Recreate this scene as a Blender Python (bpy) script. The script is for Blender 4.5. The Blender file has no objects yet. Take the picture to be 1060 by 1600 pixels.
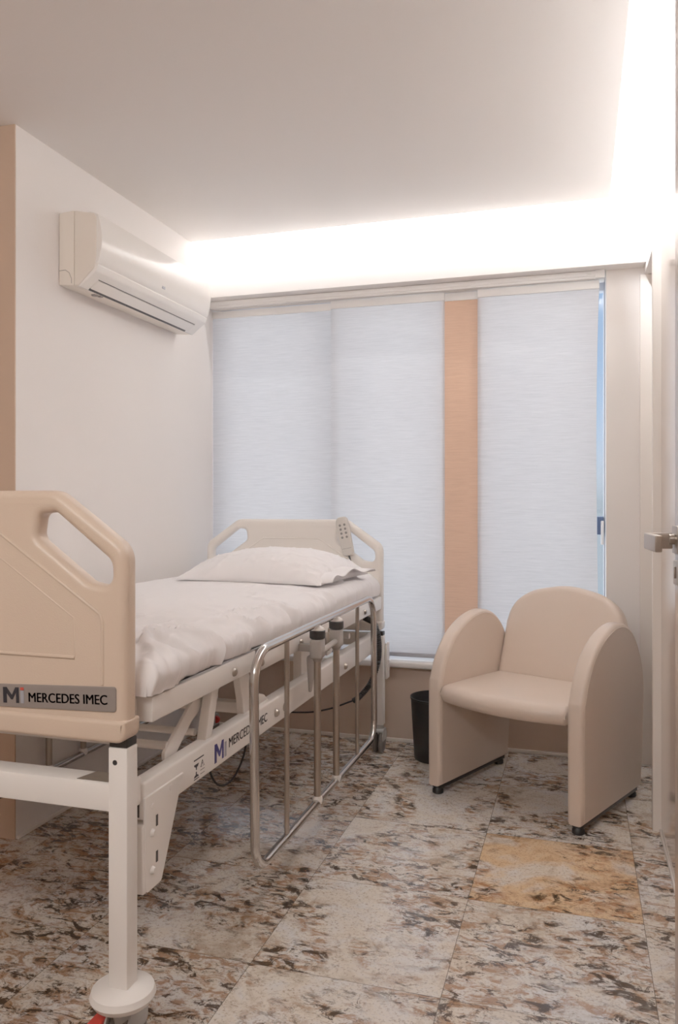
import bpy, bmesh, math, random
from mathutils import Vector, Matrix, noise

random.seed(7)
SC = bpy.context.scene
COL = SC.collection
PI = math.pi


# ------------------------------------------------------------------ materials
def srgb(r, g, b):
    def f(c):
        c /= 255.0
        return c / 12.92 if c <= 0.04045 else ((c + 0.055) / 1.055) ** 2.4
    return (f(r), f(g), f(b), 1.0)


def mat(name, col, rough=0.5, metal=0.0, coat=0.0, bump=0.0, bscale=200.0, var=0.0, vscale=3.0, spec=0.5, emit=None, estr=0.0):
    m = bpy.data.materials.new(name)
    m.use_nodes = True
    nt = m.node_tree
    b = nt.nodes['Principled BSDF']
    b.inputs['Base Color'].default_value = col
    b.inputs['Roughness'].default_value = rough
    b.inputs['Metallic'].default_value = metal
    b.inputs['Specular IOR Level'].default_value = spec
    if coat:
        b.inputs['Coat Weight'].default_value = coat
        b.inputs['Coat Roughness'].default_value = 0.08
    if emit:
        b.inputs['Emission Color'].default_value = emit
        b.inputs['Emission Strength'].default_value = estr
    tc = nt.nodes.new('ShaderNodeTexCoord')
    if bump:
        n = nt.nodes.new('ShaderNodeTexNoise')
        n.inputs['Scale'].default_value = bscale
        n.inputs['Detail'].default_value = 4
        nt.links.new(tc.outputs['Object'], n.inputs['Vector'])
        bp = nt.nodes.new('ShaderNodeBump')
        bp.inputs['Strength'].default_value = bump
        bp.inputs['Distance'].default_value = 0.002
        nt.links.new(n.outputs['Fac'], bp.inputs['Height'])
        nt.links.new(bp.outputs['Normal'], b.inputs['Normal'])
    if var:
        n2 = nt.nodes.new('ShaderNodeTexNoise')
        n2.inputs['Scale'].default_value = vscale
        n2.inputs['Detail'].default_value = 5
        nt.links.new(tc.outputs['Object'], n2.inputs['Vector'])
        mx = nt.nodes.new('ShaderNodeMix')
        mx.data_type = 'RGBA'
        mx.inputs[6].default_value = tuple(c * (1 - var) for c in col[:3]) + (1,)
        mx.inputs[7].default_value = tuple(min(1, c * (1 + var)) for c in col[:3]) + (1,)
        nt.links.new(n2.outputs['Fac'], mx.inputs[0])
        nt.links.new(mx.outputs[2], b.inputs['Base Color'])
    return m


def granite():
    m = bpy.data.materials.new('polished_granite')
    m.use_nodes = True
    nt = m.node_tree
    N, L = nt.nodes, nt.links
    b = N['Principled BSDF']
    tc = N.new('ShaderNodeTexCoord')

    def math_(op, a, bb=None, clamp=False):
        n = N.new('ShaderNodeMath')
        n.operation = op
        n.use_clamp = clamp
        for i, v in enumerate((a, bb)):
            if v is None:
                continue
            if isinstance(v, (int, float)):
                n.inputs[i].default_value = v
            else:
                L.new(v, n.inputs[i])
        return n.outputs[0]

    def ramp(fac, stops):
        r = N.new('ShaderNodeValToRGB')
        els = r.color_ramp.elements
        while len(els) < len(stops):
            els.new(0.5)
        for e, (p, c) in zip(els, stops):
            e.position = p
            e.color = c if len(c) == 4 else tuple(c) + (1,)
        L.new(fac, r.inputs[0])
        return r.outputs[0]

    def mix(fac, a, bb, blend='MIX'):
        n = N.new('ShaderNodeMix')
        n.data_type = 'RGBA'
        n.blend_type = blend
        for i, v in ((0, fac), (6, a), (7, bb)):
            if isinstance(v, (int, float)):
                n.inputs[i].default_value = v
            elif isinstance(v, tuple):
                n.inputs[i].default_value = v
            else:
                L.new(v, n.inputs[i])
        return n.outputs[2]

    sep = N.new('ShaderNodeSeparateXYZ')
    L.new(tc.outputs['Object'], sep.inputs[0])
    T = 0.477
    tx = math_('DIVIDE', math_('SUBTRACT', sep.outputs[0], -0.307), T)
    ty = math_('DIVIDE', math_('SUBTRACT', sep.outputs[1], 1.815), T)
    ix, iy = math_('FLOOR', tx), math_('FLOOR', ty)
    fx, fy = math_('FRACT', tx), math_('FRACT', ty)
    cmb = N.new('ShaderNodeCombineXYZ')
    L.new(ix, cmb.inputs[0])
    L.new(iy, cmb.inputs[1])
    wn = N.new('ShaderNodeTexWhiteNoise')
    wn.noise_dimensions = '3D'
    L.new(cmb.outputs[0], wn.inputs['Vector'])
    # each slab is cut from another place of the stone
    off = N.new('ShaderNodeVectorMath')
    off.operation = 'SCALE'
    off.inputs['Scale'].default_value = 9.0
    L.new(wn.outputs['Color'], off.inputs[0])
    add = N.new('ShaderNodeVectorMath')
    add.operation = 'ADD'
    L.new(tc.outputs['Object'], add.inputs[0])
    L.new(off.outputs[0], add.inputs[1])

    def nz(scale, detail=6, rough=0.6, dist=0.0, rot=0.0, sc=(1, 1, 1), src=None):
        mp = N.new('ShaderNodeMapping')
        mp.inputs['Rotation'].default_value = (0, 0, rot)
        mp.inputs['Scale'].default_value = sc
        L.new(src or add.outputs[0], mp.inputs['Vector'])
        n = N.new('ShaderNodeTexNoise')
        n.inputs['Scale'].default_value = scale
        n.inputs['Detail'].default_value = detail
        n.inputs['Roughness'].default_value = rough
        n.inputs['Distortion'].default_value = dist
        L.new(mp.outputs[0], n.inputs['Vector'])
        return n.outputs['Fac']

    base = ramp(nz(7, 6, 0.7, 0.8), [(0.32, srgb(178, 162, 144)), (0.46, srgb(210, 199, 185)), (0.62, srgb(208, 205, 203))])
    fine = nz(130, 3, 0.7)
    base = mix(ramp(fine, [(0.34, (0.8,) * 3), (0.47, (0, 0, 0))]), base, srgb(148, 132, 116))
    # where the slab is busy with veins
    wsep = N.new('ShaderNodeSeparateColor')
    L.new(wn.outputs['Color'], wsep.inputs[0])
    busy = math_('ADD', nz(4.2, 4, 0.55, 1.0), math_('MULTIPLY', math_('SUBTRACT', wsep.outputs[2], 0.5), 0.14))
    # bed-side slabs: more veins here, the bed's shade tinted in further down
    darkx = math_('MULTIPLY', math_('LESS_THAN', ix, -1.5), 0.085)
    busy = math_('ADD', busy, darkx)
    # golden brown clouds
    gold = math_('MULTIPLY', ramp(nz(15, 7, 0.68, 1.2, 0.5, (1, 1.8, 1)), [(0.47, (0, 0, 0)), (0.58, (1, 1, 1))]),
                 ramp(busy, [(0.42, (0.05,) * 3), (0.54, (1, 1, 1))]))
    c1 = mix(math_('MULTIPLY', gold, 0.8), base, srgb(138, 92, 50))
    # dark veins and flecks
    v1 = ramp(nz(13, 11, 0.76, 0.9, 0.55, (1, 1.9, 1)), [(0.518, (0, 0, 0)), (0.56, (1, 1, 1))])
    v2 = ramp(nz(34, 8, 0.74, 0.7, -0.3, (1, 1.7, 1)), [(0.565, (0, 0, 0)), (0.61, (1, 1, 1))])
    vm = ramp(busy, [(0.43, (0.0,) * 3), (0.53, (1, 1, 1))])
    c2 = mix(math_('MULTIPLY', math_('MULTIPLY', v1, vm), 0.95), c1, srgb(50, 35, 23))
    vm2 = ramp(busy, [(0.38, (0.22,) * 3), (0.54, (0.95,) * 3)])
    c3 = mix(math_('MULTIPLY', math_('MULTIPLY', v2, vm2), 0.8), c2, srgb(76, 60, 46))
    # one slab in front of the chair is honey coloured
    # its tint runs over three quarters of the slab
    o1 = math_('MULTIPLY', math_('COMPARE', ix, 0.0), math_('COMPARE', iy, 1.0))
    for nd in N:
        if nd.type == 'MATH' and nd.operation == 'COMPARE':
            nd.inputs[2].default_value = 0.2
    om = math_('MULTIPLY', o1, ramp(nz(5, 3, 0.5, 1.0), [(0.36, (0.15,) * 3), (0.52, (0.9,) * 3)]))
    c4 = mix(om, c3, mix(1.0, c3, srgb(255, 219, 176), 'MULTIPLY'))
    c4 = mix(math_('MULTIPLY', math_('LESS_THAN', ix, -1.5), 0.28), c4, mix(1.0, c4, srgb(196, 182, 166), 'MULTIPLY'))  # shade under the bed multiplied into these slabs
    # thin joints
    jx = math_('LESS_THAN', math_('MINIMUM', fx, math_('SUBTRACT', 1.0, fx)), 0.0022)
    jy = math_('LESS_THAN', math_('MINIMUM', fy, math_('SUBTRACT', 1.0, fy)), 0.0022)
    j = math_('MAXIMUM', jx, jy)
    c5 = mix(math_('MULTIPLY', j, 0.75), c4, srgb(70, 58, 48))
    L.new(c5, b.inputs['Base Color'])
    b.inputs['Roughness'].default_value = 0.10
    b.inputs['Specular IOR Level'].default_value = 0.38
    return m


def fabric_mat(name, col, trans, tcol=None):
    """woven screen fabric: part diffuse, part translucent, with fine horizontal slubs"""
    m = bpy.data.materials.new(name)
    m.use_nodes = True
    nt = m.node_tree
    N, L = nt.nodes, nt.links
    N.remove(N['Principled BSDF'])
    out = N['Material Output']
    tc = N.new('ShaderNodeTexCoord')
    mp = N.new('ShaderNodeMapping')
    mp.inputs['Scale'].default_value = (5, 5, 150)
    L.new(tc.outputs['Object'], mp.inputs[0])
    n = N.new('ShaderNodeTexNoise')
    n.inputs['Scale'].default_value = 1.6
    n.inputs['Detail'].default_value = 5
    n.inputs['Roughness'].default_value = 0.75
    L.new(mp.outputs[0], n.inputs['Vector'])
    r = N.new('ShaderNodeValToRGB')
    r.color_ramp.elements[0].position = 0.33
    r.color_ramp.elements[0].color = tuple(c * 0.84 for c in col[:3]) + (1,)
    r.color_ramp.elements[1].position = 0.62
    r.color_ramp.elements[1].color = col
    L.new(n.outputs['Fac'], r.inputs[0])
    bp = N.new('ShaderNodeBump')
    bp.inputs['Strength'].default_value = 0.3
    bp.inputs['Distance'].default_value = 0.002
    L.new(n.outputs['Fac'], bp.inputs['Height'])
    d = N.new('ShaderNodeBsdfDiffuse')
    t = N.new('ShaderNodeBsdfTranslucent')
    L.new(r.outputs[0], d.inputs['Color'])
    if tcol:
        t.inputs['Color'].default_value = tcol
    else:
        L.new(r.outputs[0], t.inputs['Color'])
    L.new(bp.outputs[0], d.inputs['Normal'])
    mx = N.new('ShaderNodeMixShader')
    mx.inputs[0].default_value = trans
    L.new(d.outputs[0], mx.inputs[1])
    L.new(t.outputs[0], mx.inputs[2])
    L.new(mx.outputs[0], out.inputs['Surface'])
    return m


def glass_mat():
    m = bpy.data.materials.new('window_glass')
    m.use_nodes = True
    nt = m.node_tree
    N, L = nt.nodes, nt.links
    N.remove(N['Principled BSDF'])
    t = N.new('ShaderNodeBsdfTransparent')
    t.inputs[0].default_value = (0.93, 0.96, 0.98, 1)
    g = N.new('ShaderNodeBsdfGlossy')
    g.inputs['Roughness'].default_value = 0.02
    mx = N.new('ShaderNodeMixShader')
    mx.inputs[0].default_value = 0.07
    L.new(t.outputs[0], mx.inputs[1])
    L.new(g.outputs[0], mx.inputs[2])
    L.new(mx.outputs[0], N['Material Output'].inputs['Surface'])
    return m


M = dict(
    wall=mat('wall_paint', srgb(230, 224, 220), 0.75, bump=0.08, bscale=90, var=0.015),
    wall_low=mat('wall_paint_low_shaded', srgb(196, 172, 154), 0.7, bump=0.08, bscale=90, var=0.02),  # same wall paint, the shade below the sill put into its colour
    jog=mat('wall_paint_return_shaded', srgb(192, 164, 142), 0.7, bump=0.08, bscale=90, var=0.02),  # wall paint with the shade away from the cove light in its colour
    ceil=mat('ceiling_paint', srgb(232, 228, 225), 0.8, bump=0.05, bscale=80),
    gloss=mat('glossy_wall_enamel', srgb(190, 170, 156), 0.17, bump=0.02, bscale=20, coat=0.4),
    trim=mat('cream_trim_paint', srgb(230, 222, 214), 0.4, bump=0.03),
    door=mat('door_lacquer', srgb(196, 178, 164), 0.2, bump=0.02, bscale=30, coat=0.3),
    marble=mat('white_marble', srgb(226, 222, 218), 0.18, var=0.05, vscale=6),
    floor=granite(),
    blind=fabric_mat('grey_screen_fabric', srgb(206, 202, 202), 0.5),
    tan=fabric_mat('tan_screen_fabric', srgb(208, 164, 136), 0.28),
    rail_white=mat('white_aluminium', srgb(238, 235, 233), 0.4, bump=0.02),
    bar_grey=mat('grey_hem_bar', srgb(150, 150, 156), 0.5, bump=0.02),
    alu=mat('window_aluminium', srgb(206, 214, 228), 0.35, bump=0.02),
    latch=mat('blue_grey_latch', srgb(70, 92, 130), 0.4, bump=0.02),
    glass=glass_mat(),
    bed_plastic=mat('cream_moulded_plastic', srgb(232, 225, 217), 0.36, bump=0.22, bscale=420, var=0.01),
    foot_plastic=mat('tan_cream_shaded_plastic', srgb(204, 181, 160), 0.34, bump=0.22, bscale=420, var=0.01),  # tanner than the headboard: partly own tone, partly dim light put into the colour
    bed_metal=mat('cream_powder_coat', srgb(230, 225, 220), 0.34, bump=0.05, bscale=300),
    sheet=mat('white_cotton', srgb(238, 235, 236), 0.85, bump=0.10, bscale=500, var=0.01),
    chrome=mat('polished_steel', srgb(196, 192, 188), 0.16, 1.0, bump=0.02, bscale=60),
    steel=mat('brushed_steel', srgb(166, 156, 146), 0.33, 1.0, bump=0.05, bscale=200),
    black=mat('black_plastic', srgb(26, 25, 26), 0.45, bump=0.05),
    rubber=mat('dark_grey_rubber', srgb(96, 90, 86), 0.6, bump=0.08),
    grey=mat('grey_plastic', srgb(150, 142, 136), 0.45, bump=0.03),
    caster=mat('grey_caster_shell', srgb(158, 156, 154), 0.4, bump=0.03),
    red=mat('red_brake_plastic', srgb(200, 60, 50), 0.4, bump=0.03),
    plate=mat('grey_name_plate', srgb(128, 118, 112), 0.4, bump=0.05),
    ink=mat('dark_print', srgb(22, 24, 34), 0.5, bump=0.02),
    ink_blue=mat('navy_print', srgb(38, 36, 104), 0.5, bump=0.02),
    ink_red=mat('red_print', srgb(190, 60, 45), 0.5, bump=0.02),
    ink_grey=mat('grey_print', srgb(150, 150, 158), 0.5, bump=0.02),
    sticker=mat('brown_grey_sticker', srgb(116, 104, 92), 0.5, var=0.15, vscale=60),
    ac=mat('ac_white_plastic', srgb(236, 231, 225), 0.24, bump=0.01, bscale=20, coat=0.3),
    ac_side=mat('ac_cream_plastic', srgb(226, 216, 204), 0.45, bump=0.04, bscale=300),
    slot=mat('dark_slot', srgb(58, 54, 52), 0.6, bump=0.05),
    leather=mat('beige_faux_leather', srgb(206, 186, 170), 0.36, coat=0.12, bump=0.35, bscale=380, var=0.025, vscale=9),
    remote=mat('pale_grey_plastic', srgb(204, 198, 190), 0.45, bump=0.03),
    button=mat('grey_buttons', srgb(120, 116, 112), 0.5, bump=0.03),
    bin=mat('black_bin_plastic', srgb(24, 23, 24), 0.5, bump=0.06, bscale=300),
    led=mat('led_strip', srgb(255, 244, 230), 0.5, emit=srgb(255, 240, 222), estr=9.0, bump=0.01),
)


# ------------------------------------------------------------------ mesh helpers
def link(name, me, m=None, parent=None, smooth=True, angle=38):
    o = bpy.data.objects.new(name, me)
    COL.objects.link(o)
    if m is not None and not me.materials:
        me.materials.append(m)
    if smooth and len(me.polygons):
        me.polygons.foreach_set('use_smooth', [True] * len(me.polygons))
        me.set_sharp_from_angle(angle=math.radians(angle))
    if parent is not None:
        o.parent = parent
    return o


class MB:
    def __init__(self):
        self.bm = bmesh.new()

    def box(self, lo, hi, bev=0.0, seg=2, mtx=None):
        r = bmesh.ops.create_cube(self.bm, size=1.0)
        vs = r['verts']
        for v in vs:
            v.co = Vector([lo[i] + (v.co[i] + 0.5) * (hi[i] - lo[i]) for i in range(3)])
        if bev:
            es = list({e for v in vs for e in v.link_edges})
            rr = bmesh.ops.bevel(self.bm, geom=es, offset=bev, segments=seg, affect='EDGES', profile=0.5)
            vs = list({v for f in rr['faces'] for v in f.verts} | {v for v in vs if v.is_valid})
        if mtx is not None:
            for v in vs:
                v.co = mtx @ v.co
        return self

    def tube(self, pts, r, n=12, closed=False, cap=True):
        pts = [Vector(p) for p in pts]
        k = len(pts)
        rings = []
        up = None
        for i in range(k):
            if closed:
                d = pts[(i + 1) % k] - pts[i - 1]
            else:
                d = pts[min(i + 1, k - 1)] - pts[max(i - 1, 0)]
            d.normalize()
            if up is None:
                a = Vector((0, 0, 1)) if abs(d.z) < 0.9 else Vector((1, 0, 0))
                up = (a - d * a.dot(d)).normalized()
            else:
                up = (up - d * up.dot(d)).normalized()
            s = d.cross(up)
            rr = r[i] if isinstance(r, (list, tuple)) else r
            rings.append([self.bm.verts.new(pts[i] + (up * math.cos(2 * PI * j / n) + s * math.sin(2 * PI * j / n)) * rr) for j in range(n)])
        for i in range(k if closed else k - 1):
            a, b = rings[i], rings[(i + 1) % k]
            for j in range(n):
                self.bm.faces.new((a[j], a[(j + 1) % n], b[(j + 1) % n], b[j]))
        if cap and not closed:
            self.bm.faces.new(rings[0][::-1])
            self.bm.faces.new(rings[-1])
        return self

    def cyl(self, a, b, r, n=20):
        return self.tube([a, b], r, n)

    def lathe(self, prof, c=(0, 0, 0), n=32, axis='Z'):
        rings = []
        for (r, z) in prof:
            ring = []
            for j in range(n):
                t = 2 * PI * j / n
                p = (r * math.cos(t), r * math.sin(t), z)
                if axis == 'X':
                    p = (p[2], p[0], p[1])
                elif axis == 'Y':
                    p = (p[1], p[2], p[0])
                ring.append(self.bm.verts.new((p[0] + c[0], p[1] + c[1], p[2] + c[2])))
            rings.append(ring)
        for a, b in zip(rings, rings[1:]):
            for j in range(n):
                self.bm.faces.new((a[j], a[(j + 1) % n], b[(j + 1) % n], b[j]))
        if prof[0][0] > 1e-4:
            self.bm.faces.new(rings[0][::-1])
        if prof[-1][0] > 1e-4:
            self.bm.faces.new(rings[-1])
        return self

    def add(self, me, mtx=None):
        """append another mesh (kept geometry only)"""
        n0 = len(self.bm.verts)
        self.bm.from_mesh(me)
        self.bm.verts.ensure_lookup_table()
        if mtx is not None:
            for v in self.bm.verts[n0:]:
                v.co = mtx @ v.co
        return self

    def xform(self, mtx):
        bmesh.ops.transform(self.bm, matrix=mtx, verts=self.bm.verts)
        return self

    def build(self, name, m, parent=None, smooth=True, angle=38):
        bmesh.ops.remove_doubles(self.bm, verts=self.bm.verts, dist=1e-6)
        bmesh.ops.recalc_face_normals(self.bm, faces=self.bm.faces)
        me = bpy.data.meshes.new(name)
        self.bm.to_mesh(me)
        self.bm.free()
        return link(name, me, m, parent, smooth, angle)


def rpoly(pts, rads, n=6):
    """2D polygon with rounded corners"""
    out = []
    k = len(pts)
    for i in range(k):
        p = Vector(pts[i]); a = Vector(pts[i - 1]); b = Vector(pts[(i + 1) % k])
        r = rads[i] if isinstance(rads, (list, tuple)) else rads
        if r <= 0:
            out.append(tuple(p)); continue
        u = (a - p).normalized(); w = (b - p).normalized()
        ang = math.acos(max(-1, min(1, u.dot(w))))
        t = min(r / math.tan(ang / 2), (a - p).length * 0.49, (b - p).length * 0.49)
        rr = t * math.tan(ang / 2)
        bis = (u + w)
        if bis.length < 1e-6:
            out.append(tuple(p)); continue
        c = p + bis.normalized() * (rr / math.sin(ang / 2))
        s = p + u * t; e = p + w * t
        a0 = math.atan2(s.y - c.y, s.x - c.x); a1 = math.atan2(e.y - c.y, e.x - c.x)
        da = (a1 - a0 + PI) % (2 * PI) - PI
        for j in range(n + 1):
            q = a0 + da * j / n
            out.append((c.x + rr * math.cos(q), c.y + rr * math.sin(q)))
    return out


XZ = Matrix(((1, 0, 0, 0), (0, 0, 1, 0), (0, 1, 0, 0), (0, 0, 0, 1)))   # (a,b,depth) -> x=a, y=depth, z=b
YZ = Matrix(((0, 0, 1, 0), (1, 0, 0, 0), (0, 1, 0, 0), (0, 0, 0, 1)))   # (a,b,depth) -> y=a, z=b, x=depth


def slab_mesh(loops, thick, bevel, res=3):
    """filled 2D outline (first loop) with holes, extruded and edge-rounded; local XY, depth along Z"""
    cu = bpy.data.curves.new('outline', 'CURVE')
    cu.dimensions = '2D'
    cu.fill_mode = 'BOTH'
    cu.extrude = max(0.0, thick / 2 - bevel)
    cu.bevel_depth = bevel
    cu.bevel_resolution = res
    cu.offset = -bevel
    for lp in loops:
        sp = cu.splines.new('POLY')
        sp.points.add(len(lp) - 1)
        for q, (x, y) in zip(sp.points, lp):
            q.co = (x, y, 0, 1)
        sp.use_cyclic_u = True
    o = bpy.data.objects.new('outline', cu)
    COL.objects.link(o)
    dg = bpy.context.evaluated_depsgraph_get()
    me = bpy.data.meshes.new_from_object(o.evaluated_get(dg))
    bpy.data.objects.remove(o)
    bpy.data.curves.remove(cu)
    me.materials.clear()
    return me


def text_mesh(s, width, height, bold=0.0006):
    cu = bpy.data.curves.new('text', 'FONT')
    cu.body = s
    cu.size = 1.0
    cu.extrude = 0.0
    cu.resolution_u = 4
    o = bpy.data.objects.new('text', cu)
    COL.objects.link(o)
    dg = bpy.context.evaluated_depsgraph_get()
    me = bpy.data.meshes.new_from_object(o.evaluated_get(dg))
    bpy.data.objects.remove(o)
    bpy.data.curves.remove(cu)
    me.materials.clear()
    xs = [v.co.x for v in me.vertices]; ys = [v.co.y for v in me.vertices]
    x0, x1, y0, y1 = min(xs), max(xs), min(ys), max(ys)
    for v in me.vertices:
        v.co.x = (v.co.x - x0) / (x1 - x0) * width
        v.co.y = (v.co.y - y0) / (y1 - y0) * height
        v.co.z = 0
    # heavier strokes: the same letters laid over each other a hair apart
    bm = bmesh.new()
    for k, (dx, dy) in enumerate(((0, 0), (1, 0), (-1, 0), (0.5, 0.6), (-0.5, -0.6))):
        n0 = len(bm.verts)
        bm.from_mesh(me)
        bm.verts.ensure_lookup_table()
        for v in bm.verts[n0:]:
            v.co += Vector((dx * bold, dy * bold * 0.6, 0))
    bm.to_mesh(me)
    bm.free()
    return me


def tag(o, label=None, cat=None, group=None, kind=None):
    if label: o['label'] = label
    if cat: o['category'] = cat
    if group: o['group'] = group
    if kind: o['kind'] = kind
    return o


def empty(name, loc=(0, 0, 0), rz=0.0):
    o = bpy.data.objects.new(name, None)
    o.empty_display_size = 0.1
    o.location = loc
    o.rotation_euler = (0, 0, rz)
    COL.objects.link(o)
    return o


def at0(o, parent):
    """parts are modelled in room coordinates: undo the offset of the parent Empty"""
    o.parent = parent
    p = parent
    mw = Matrix.Identity(4)
    while p is not None:
        mw = p.matrix_basis @ mw
        p = p.parent
    o.matrix_basis = mw.inverted()
    return o


def S(name, mb, m, label=None, **k):
    o = mb.build(name, m, **k)
    o['kind'] = 'structure'
    return o


# ------------------------------------------------------------------ the room
XL, XR, YB = -1.84, 0.275, 3.71
ZC = 2.44

S('floor', MB().box((-2.6, -0.9, -0.06), (0.60, 3.95, 0.0)), M['floor'], smooth=False)
# lowered ceiling slab with light cove along the back and right edge, and the true ceiling above
slab = rpoly([(-2.6, -0.9), (0.125, -0.9), (0.125, 3.52), (-2.6, 3.52)], [0, 0, 0.02, 0])
c = MB()
bmt = c.bm
lo = [bmt.verts.new((x, y, ZC)) for x, y in slab]
hi = [bmt.verts.new((x, y, ZC + 0.012)) for x, y in slab]
bmt.faces.new(lo[::-1]); bmt.faces.new(hi)
for i in range(len(slab)):
    j = (i + 1) % len(slab)
    bmt.faces.new((lo[i], lo[j], hi[j], hi[i]))
c.box((-2.6, -0.9, 2.62), (0.60, 3.95, 2.70))
S('ceiling', c, M['ceil'], smooth=False)

S('wall_left', MB().box((-2.6, 2.25, 0), (XL, 3.95, 2.62)), M['wall'], smooth=False)
S('wall_left_return', MB().box((-2.58, 2.244, 0), (XL - 0.0005, 2.2495, ZC)).box((-2.6, -0.9, 0), (-2.4, 2.244, 2.62)), M['jog'], smooth=False)
w = MB()
w.box((0.117, YB, 0), (0.60, 3.95, 2.62))
w.box((XL, 3.62, 2.185), (0.60, 3.95, 2.62))
S('wall_back', w, M['wall'], smooth=False)
S('wall_back_apron', MB().box((XL, YB, 0), (0.1165, 3.95, 0.36)), M['wall_low'], smooth=False)
w = MB()
w.box((XR + 0.002, 2.97, 2.15), (0.60, 3.95, 2.62))
w.box((XR + 0.002, -0.9, 2.15), (0.60, 2.97, 2.62))
S('wall_right', w, M['wall'], smooth=False)
S('wall_right_panel', MB().box((XR, -0.9, 0), (0.60, 2.96, 2.15)), M['gloss'], smooth=False)
S('wall_front', MB().box((-2.6, -1.0, 0), (0.60, -0.9, 2.70)), M['wall'], smooth=False)
S('baseboard_back', MB().box((XL, YB - 0.012, 0), (XR, YB, 0.016), 0.002), M['trim'])
S('baseboard_right', MB().box((XR - 0.006, 0.9, 0), (XR, 2.952, 0.012), 0.002), M['trim'])
S('baseboard_left', MB().box((XL, 2.25, 0), (XL + 0.010, YB - 0.012, 0.014), 0.002), M['trim'])
# bathroom doorway in the right wall: casing, far jamb, leaf
t = MB()
t.box((XR - 0.028, 2.952, 0), (XR + 0.05, 2.985, 2.215), 0.003)
t.box((XR - 0.010, 2.985, 0), (XR + 0.05, 3.010, 2.15), 0.002)
S('trim_1', t, M['trim'])
t = MB()
t.box((XR - 0.018, 3.692, 0.0), (XR + 0.16, 3.712, 2.15), 0.003)
S('trim_2', t, M['trim'])
S('door_2', MB().box((XR + 0.16, 3.0, 0.008), (XR + 0.20, 3.71, 2.15), 0.002), M['trim'])
# sill
S('trim_3', MB().box((XL, 3.665, 0.362), (0.117, 3.93, 0.392), 0.008, 3), M['marble'])

# cove light strips: LED tape lying on the edge of the lowered slab
led = MB()
led.box((XL + 0.05, 3.470, 2.456), (0.06, 3.485, 2.466))
led.box((0.075, 1.60, 2.456), (0.090, 3.42, 2.466))
tag(led.build('light_strip', M['led'], smooth=False), 'warm white light strip hidden in the ceiling cove above the window', 'light strip')

# the room door, standing open against the right wall, seen almost edge-on
d0, d1 = Vector((0.162, 1.50)), Vector((0.222, 0.70))
ang = math.atan2((d1 - d0).y, (d1 - d0).x)
dr = MB().box((0, 0, 0.01), ((d1 - d0).length, 0.036, 2.12), 0.002)
dmx = Matrix.Translation((d0.x, d0.y, 0)) @ Matrix.Rotation(ang, 4, 'Z')
# +x along leaf to the hinge; the face at y=0 looks into the room
dr.xform(dmx)
door = S('door_1', dr, M['door'])
h = MB()
# square rose, stem and flat lever folded back parallel to the leaf
def dbox(x0, x1, y0, y1, z0, z1, bev=0.002):
    h.box((x0, y0, z0), (x1, y1, z1), bev, 2, dmx)
dbox(0.022, 0.070, -0.009, 0.0, 1.062, 1.110)
h.tube([dmx @ Vector((0.046, -0.008, 1.087)), dmx @ Vector((0.046, -0.018, 1.087))], 0.009)
h2 = rpoly([(0.033, -0.012), (0.033, -0.058), (0.155, -0.058), (0.155, -0.047), (0.046, -0.047), (0.046, -0.012)], [0, 0.012, 0.002, 0.002, 0.004, 0], 5)
lm = slab_mesh([h2], 0.027, 0.002, 2)
h.add(lm, dmx @ Matrix.Translation((0, 0, 1.084)))
hd = h.build('door_handle', M['steel'], door)
k = MB().box((0.022, -0.007, 1.008), (0.066, 0.0, 1.050), 0.002, 2, dmx)
k.box((0.040, -0.010, 1.020), (0.048, -0.006, 1.040), 0.001, 2, dmx)
k.build('keyhole_plate', M['steel'], door)

# ------------------------------------------------------------------ window and panel curtains
f = MB()
y0, y1 = 3.86, 3.91
x0, x1, z0, z1 = XL + 0.001, 0.117, 0.393, 2.185
f.box((x0, y0, z0), (x1, y1, z0 + 0.05), 0.004)
f.box((x0, y0, z1 - 0.05), (x1, y1, z1), 0.004)
f.box((x0, y0, z0), (x0 + 0.05, y1, z1), 0.004)
f.box((x1 - 0.007, y0, z0), (x1, y1, z1), 0.002)
for xm in (-1.19, -0.54):
    f.box((xm - 0.03, y0, z0), (xm + 0.03, y1, z1), 0.004)
win = S('window_1', f, M['alu'])
g = MB()
for a, b_ in ((x0 + 0.05, -1.22), (-1.16, -0.57), (-0.51, x1 - 0.007)):
    g.box((a, y0 + 0.02, z0 + 0.05), (b_, y0 + 0.026, z1 - 0.05))
g.build('window_pane', M['glass'], win, smooth=False)
lt = MB().box((0.080, y0 - 0.022, 1.00), (0.110, y0, 1.085), 0.004)
lt.build('window_latch', M['latch'], win)
lt = MB().box((0.097, y0 - 0.045, 0.955), (0.110, y0 - 0.022, 1.065), 0.004)
lt.build('latch_handle', M['rail_white'], win)

trk = empty('curtain_track', (-0.86, 3.73, 2.15))
tag(trk, 'white multi-channel curtain track fixed under the header above the window', 'curtain track')
tm = MB()
tm.box((XL + 0.004, 3.690, 2.160), (0.108, 3.775, 2.184), 0.003)
for q in range(3):
    yy = 3.694 + q * 0.028
    tm.box((XL + 0.006, yy, 2.150), (0.107, yy + 0.006, 2.162), 0.001)
at0(tm.build('rail', M['rail_white']), trk)
ec = MB().box((0.070, 3.686, 2.150), (0.110, 3.776, 2.186), 0.003)
ec.tube([(0.052, 3.690, 2.172), (0.030, 3.690, 2.170)], 0.004, 8)
at0(ec.build('end_cap', M['rail_white']), trk)

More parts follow.
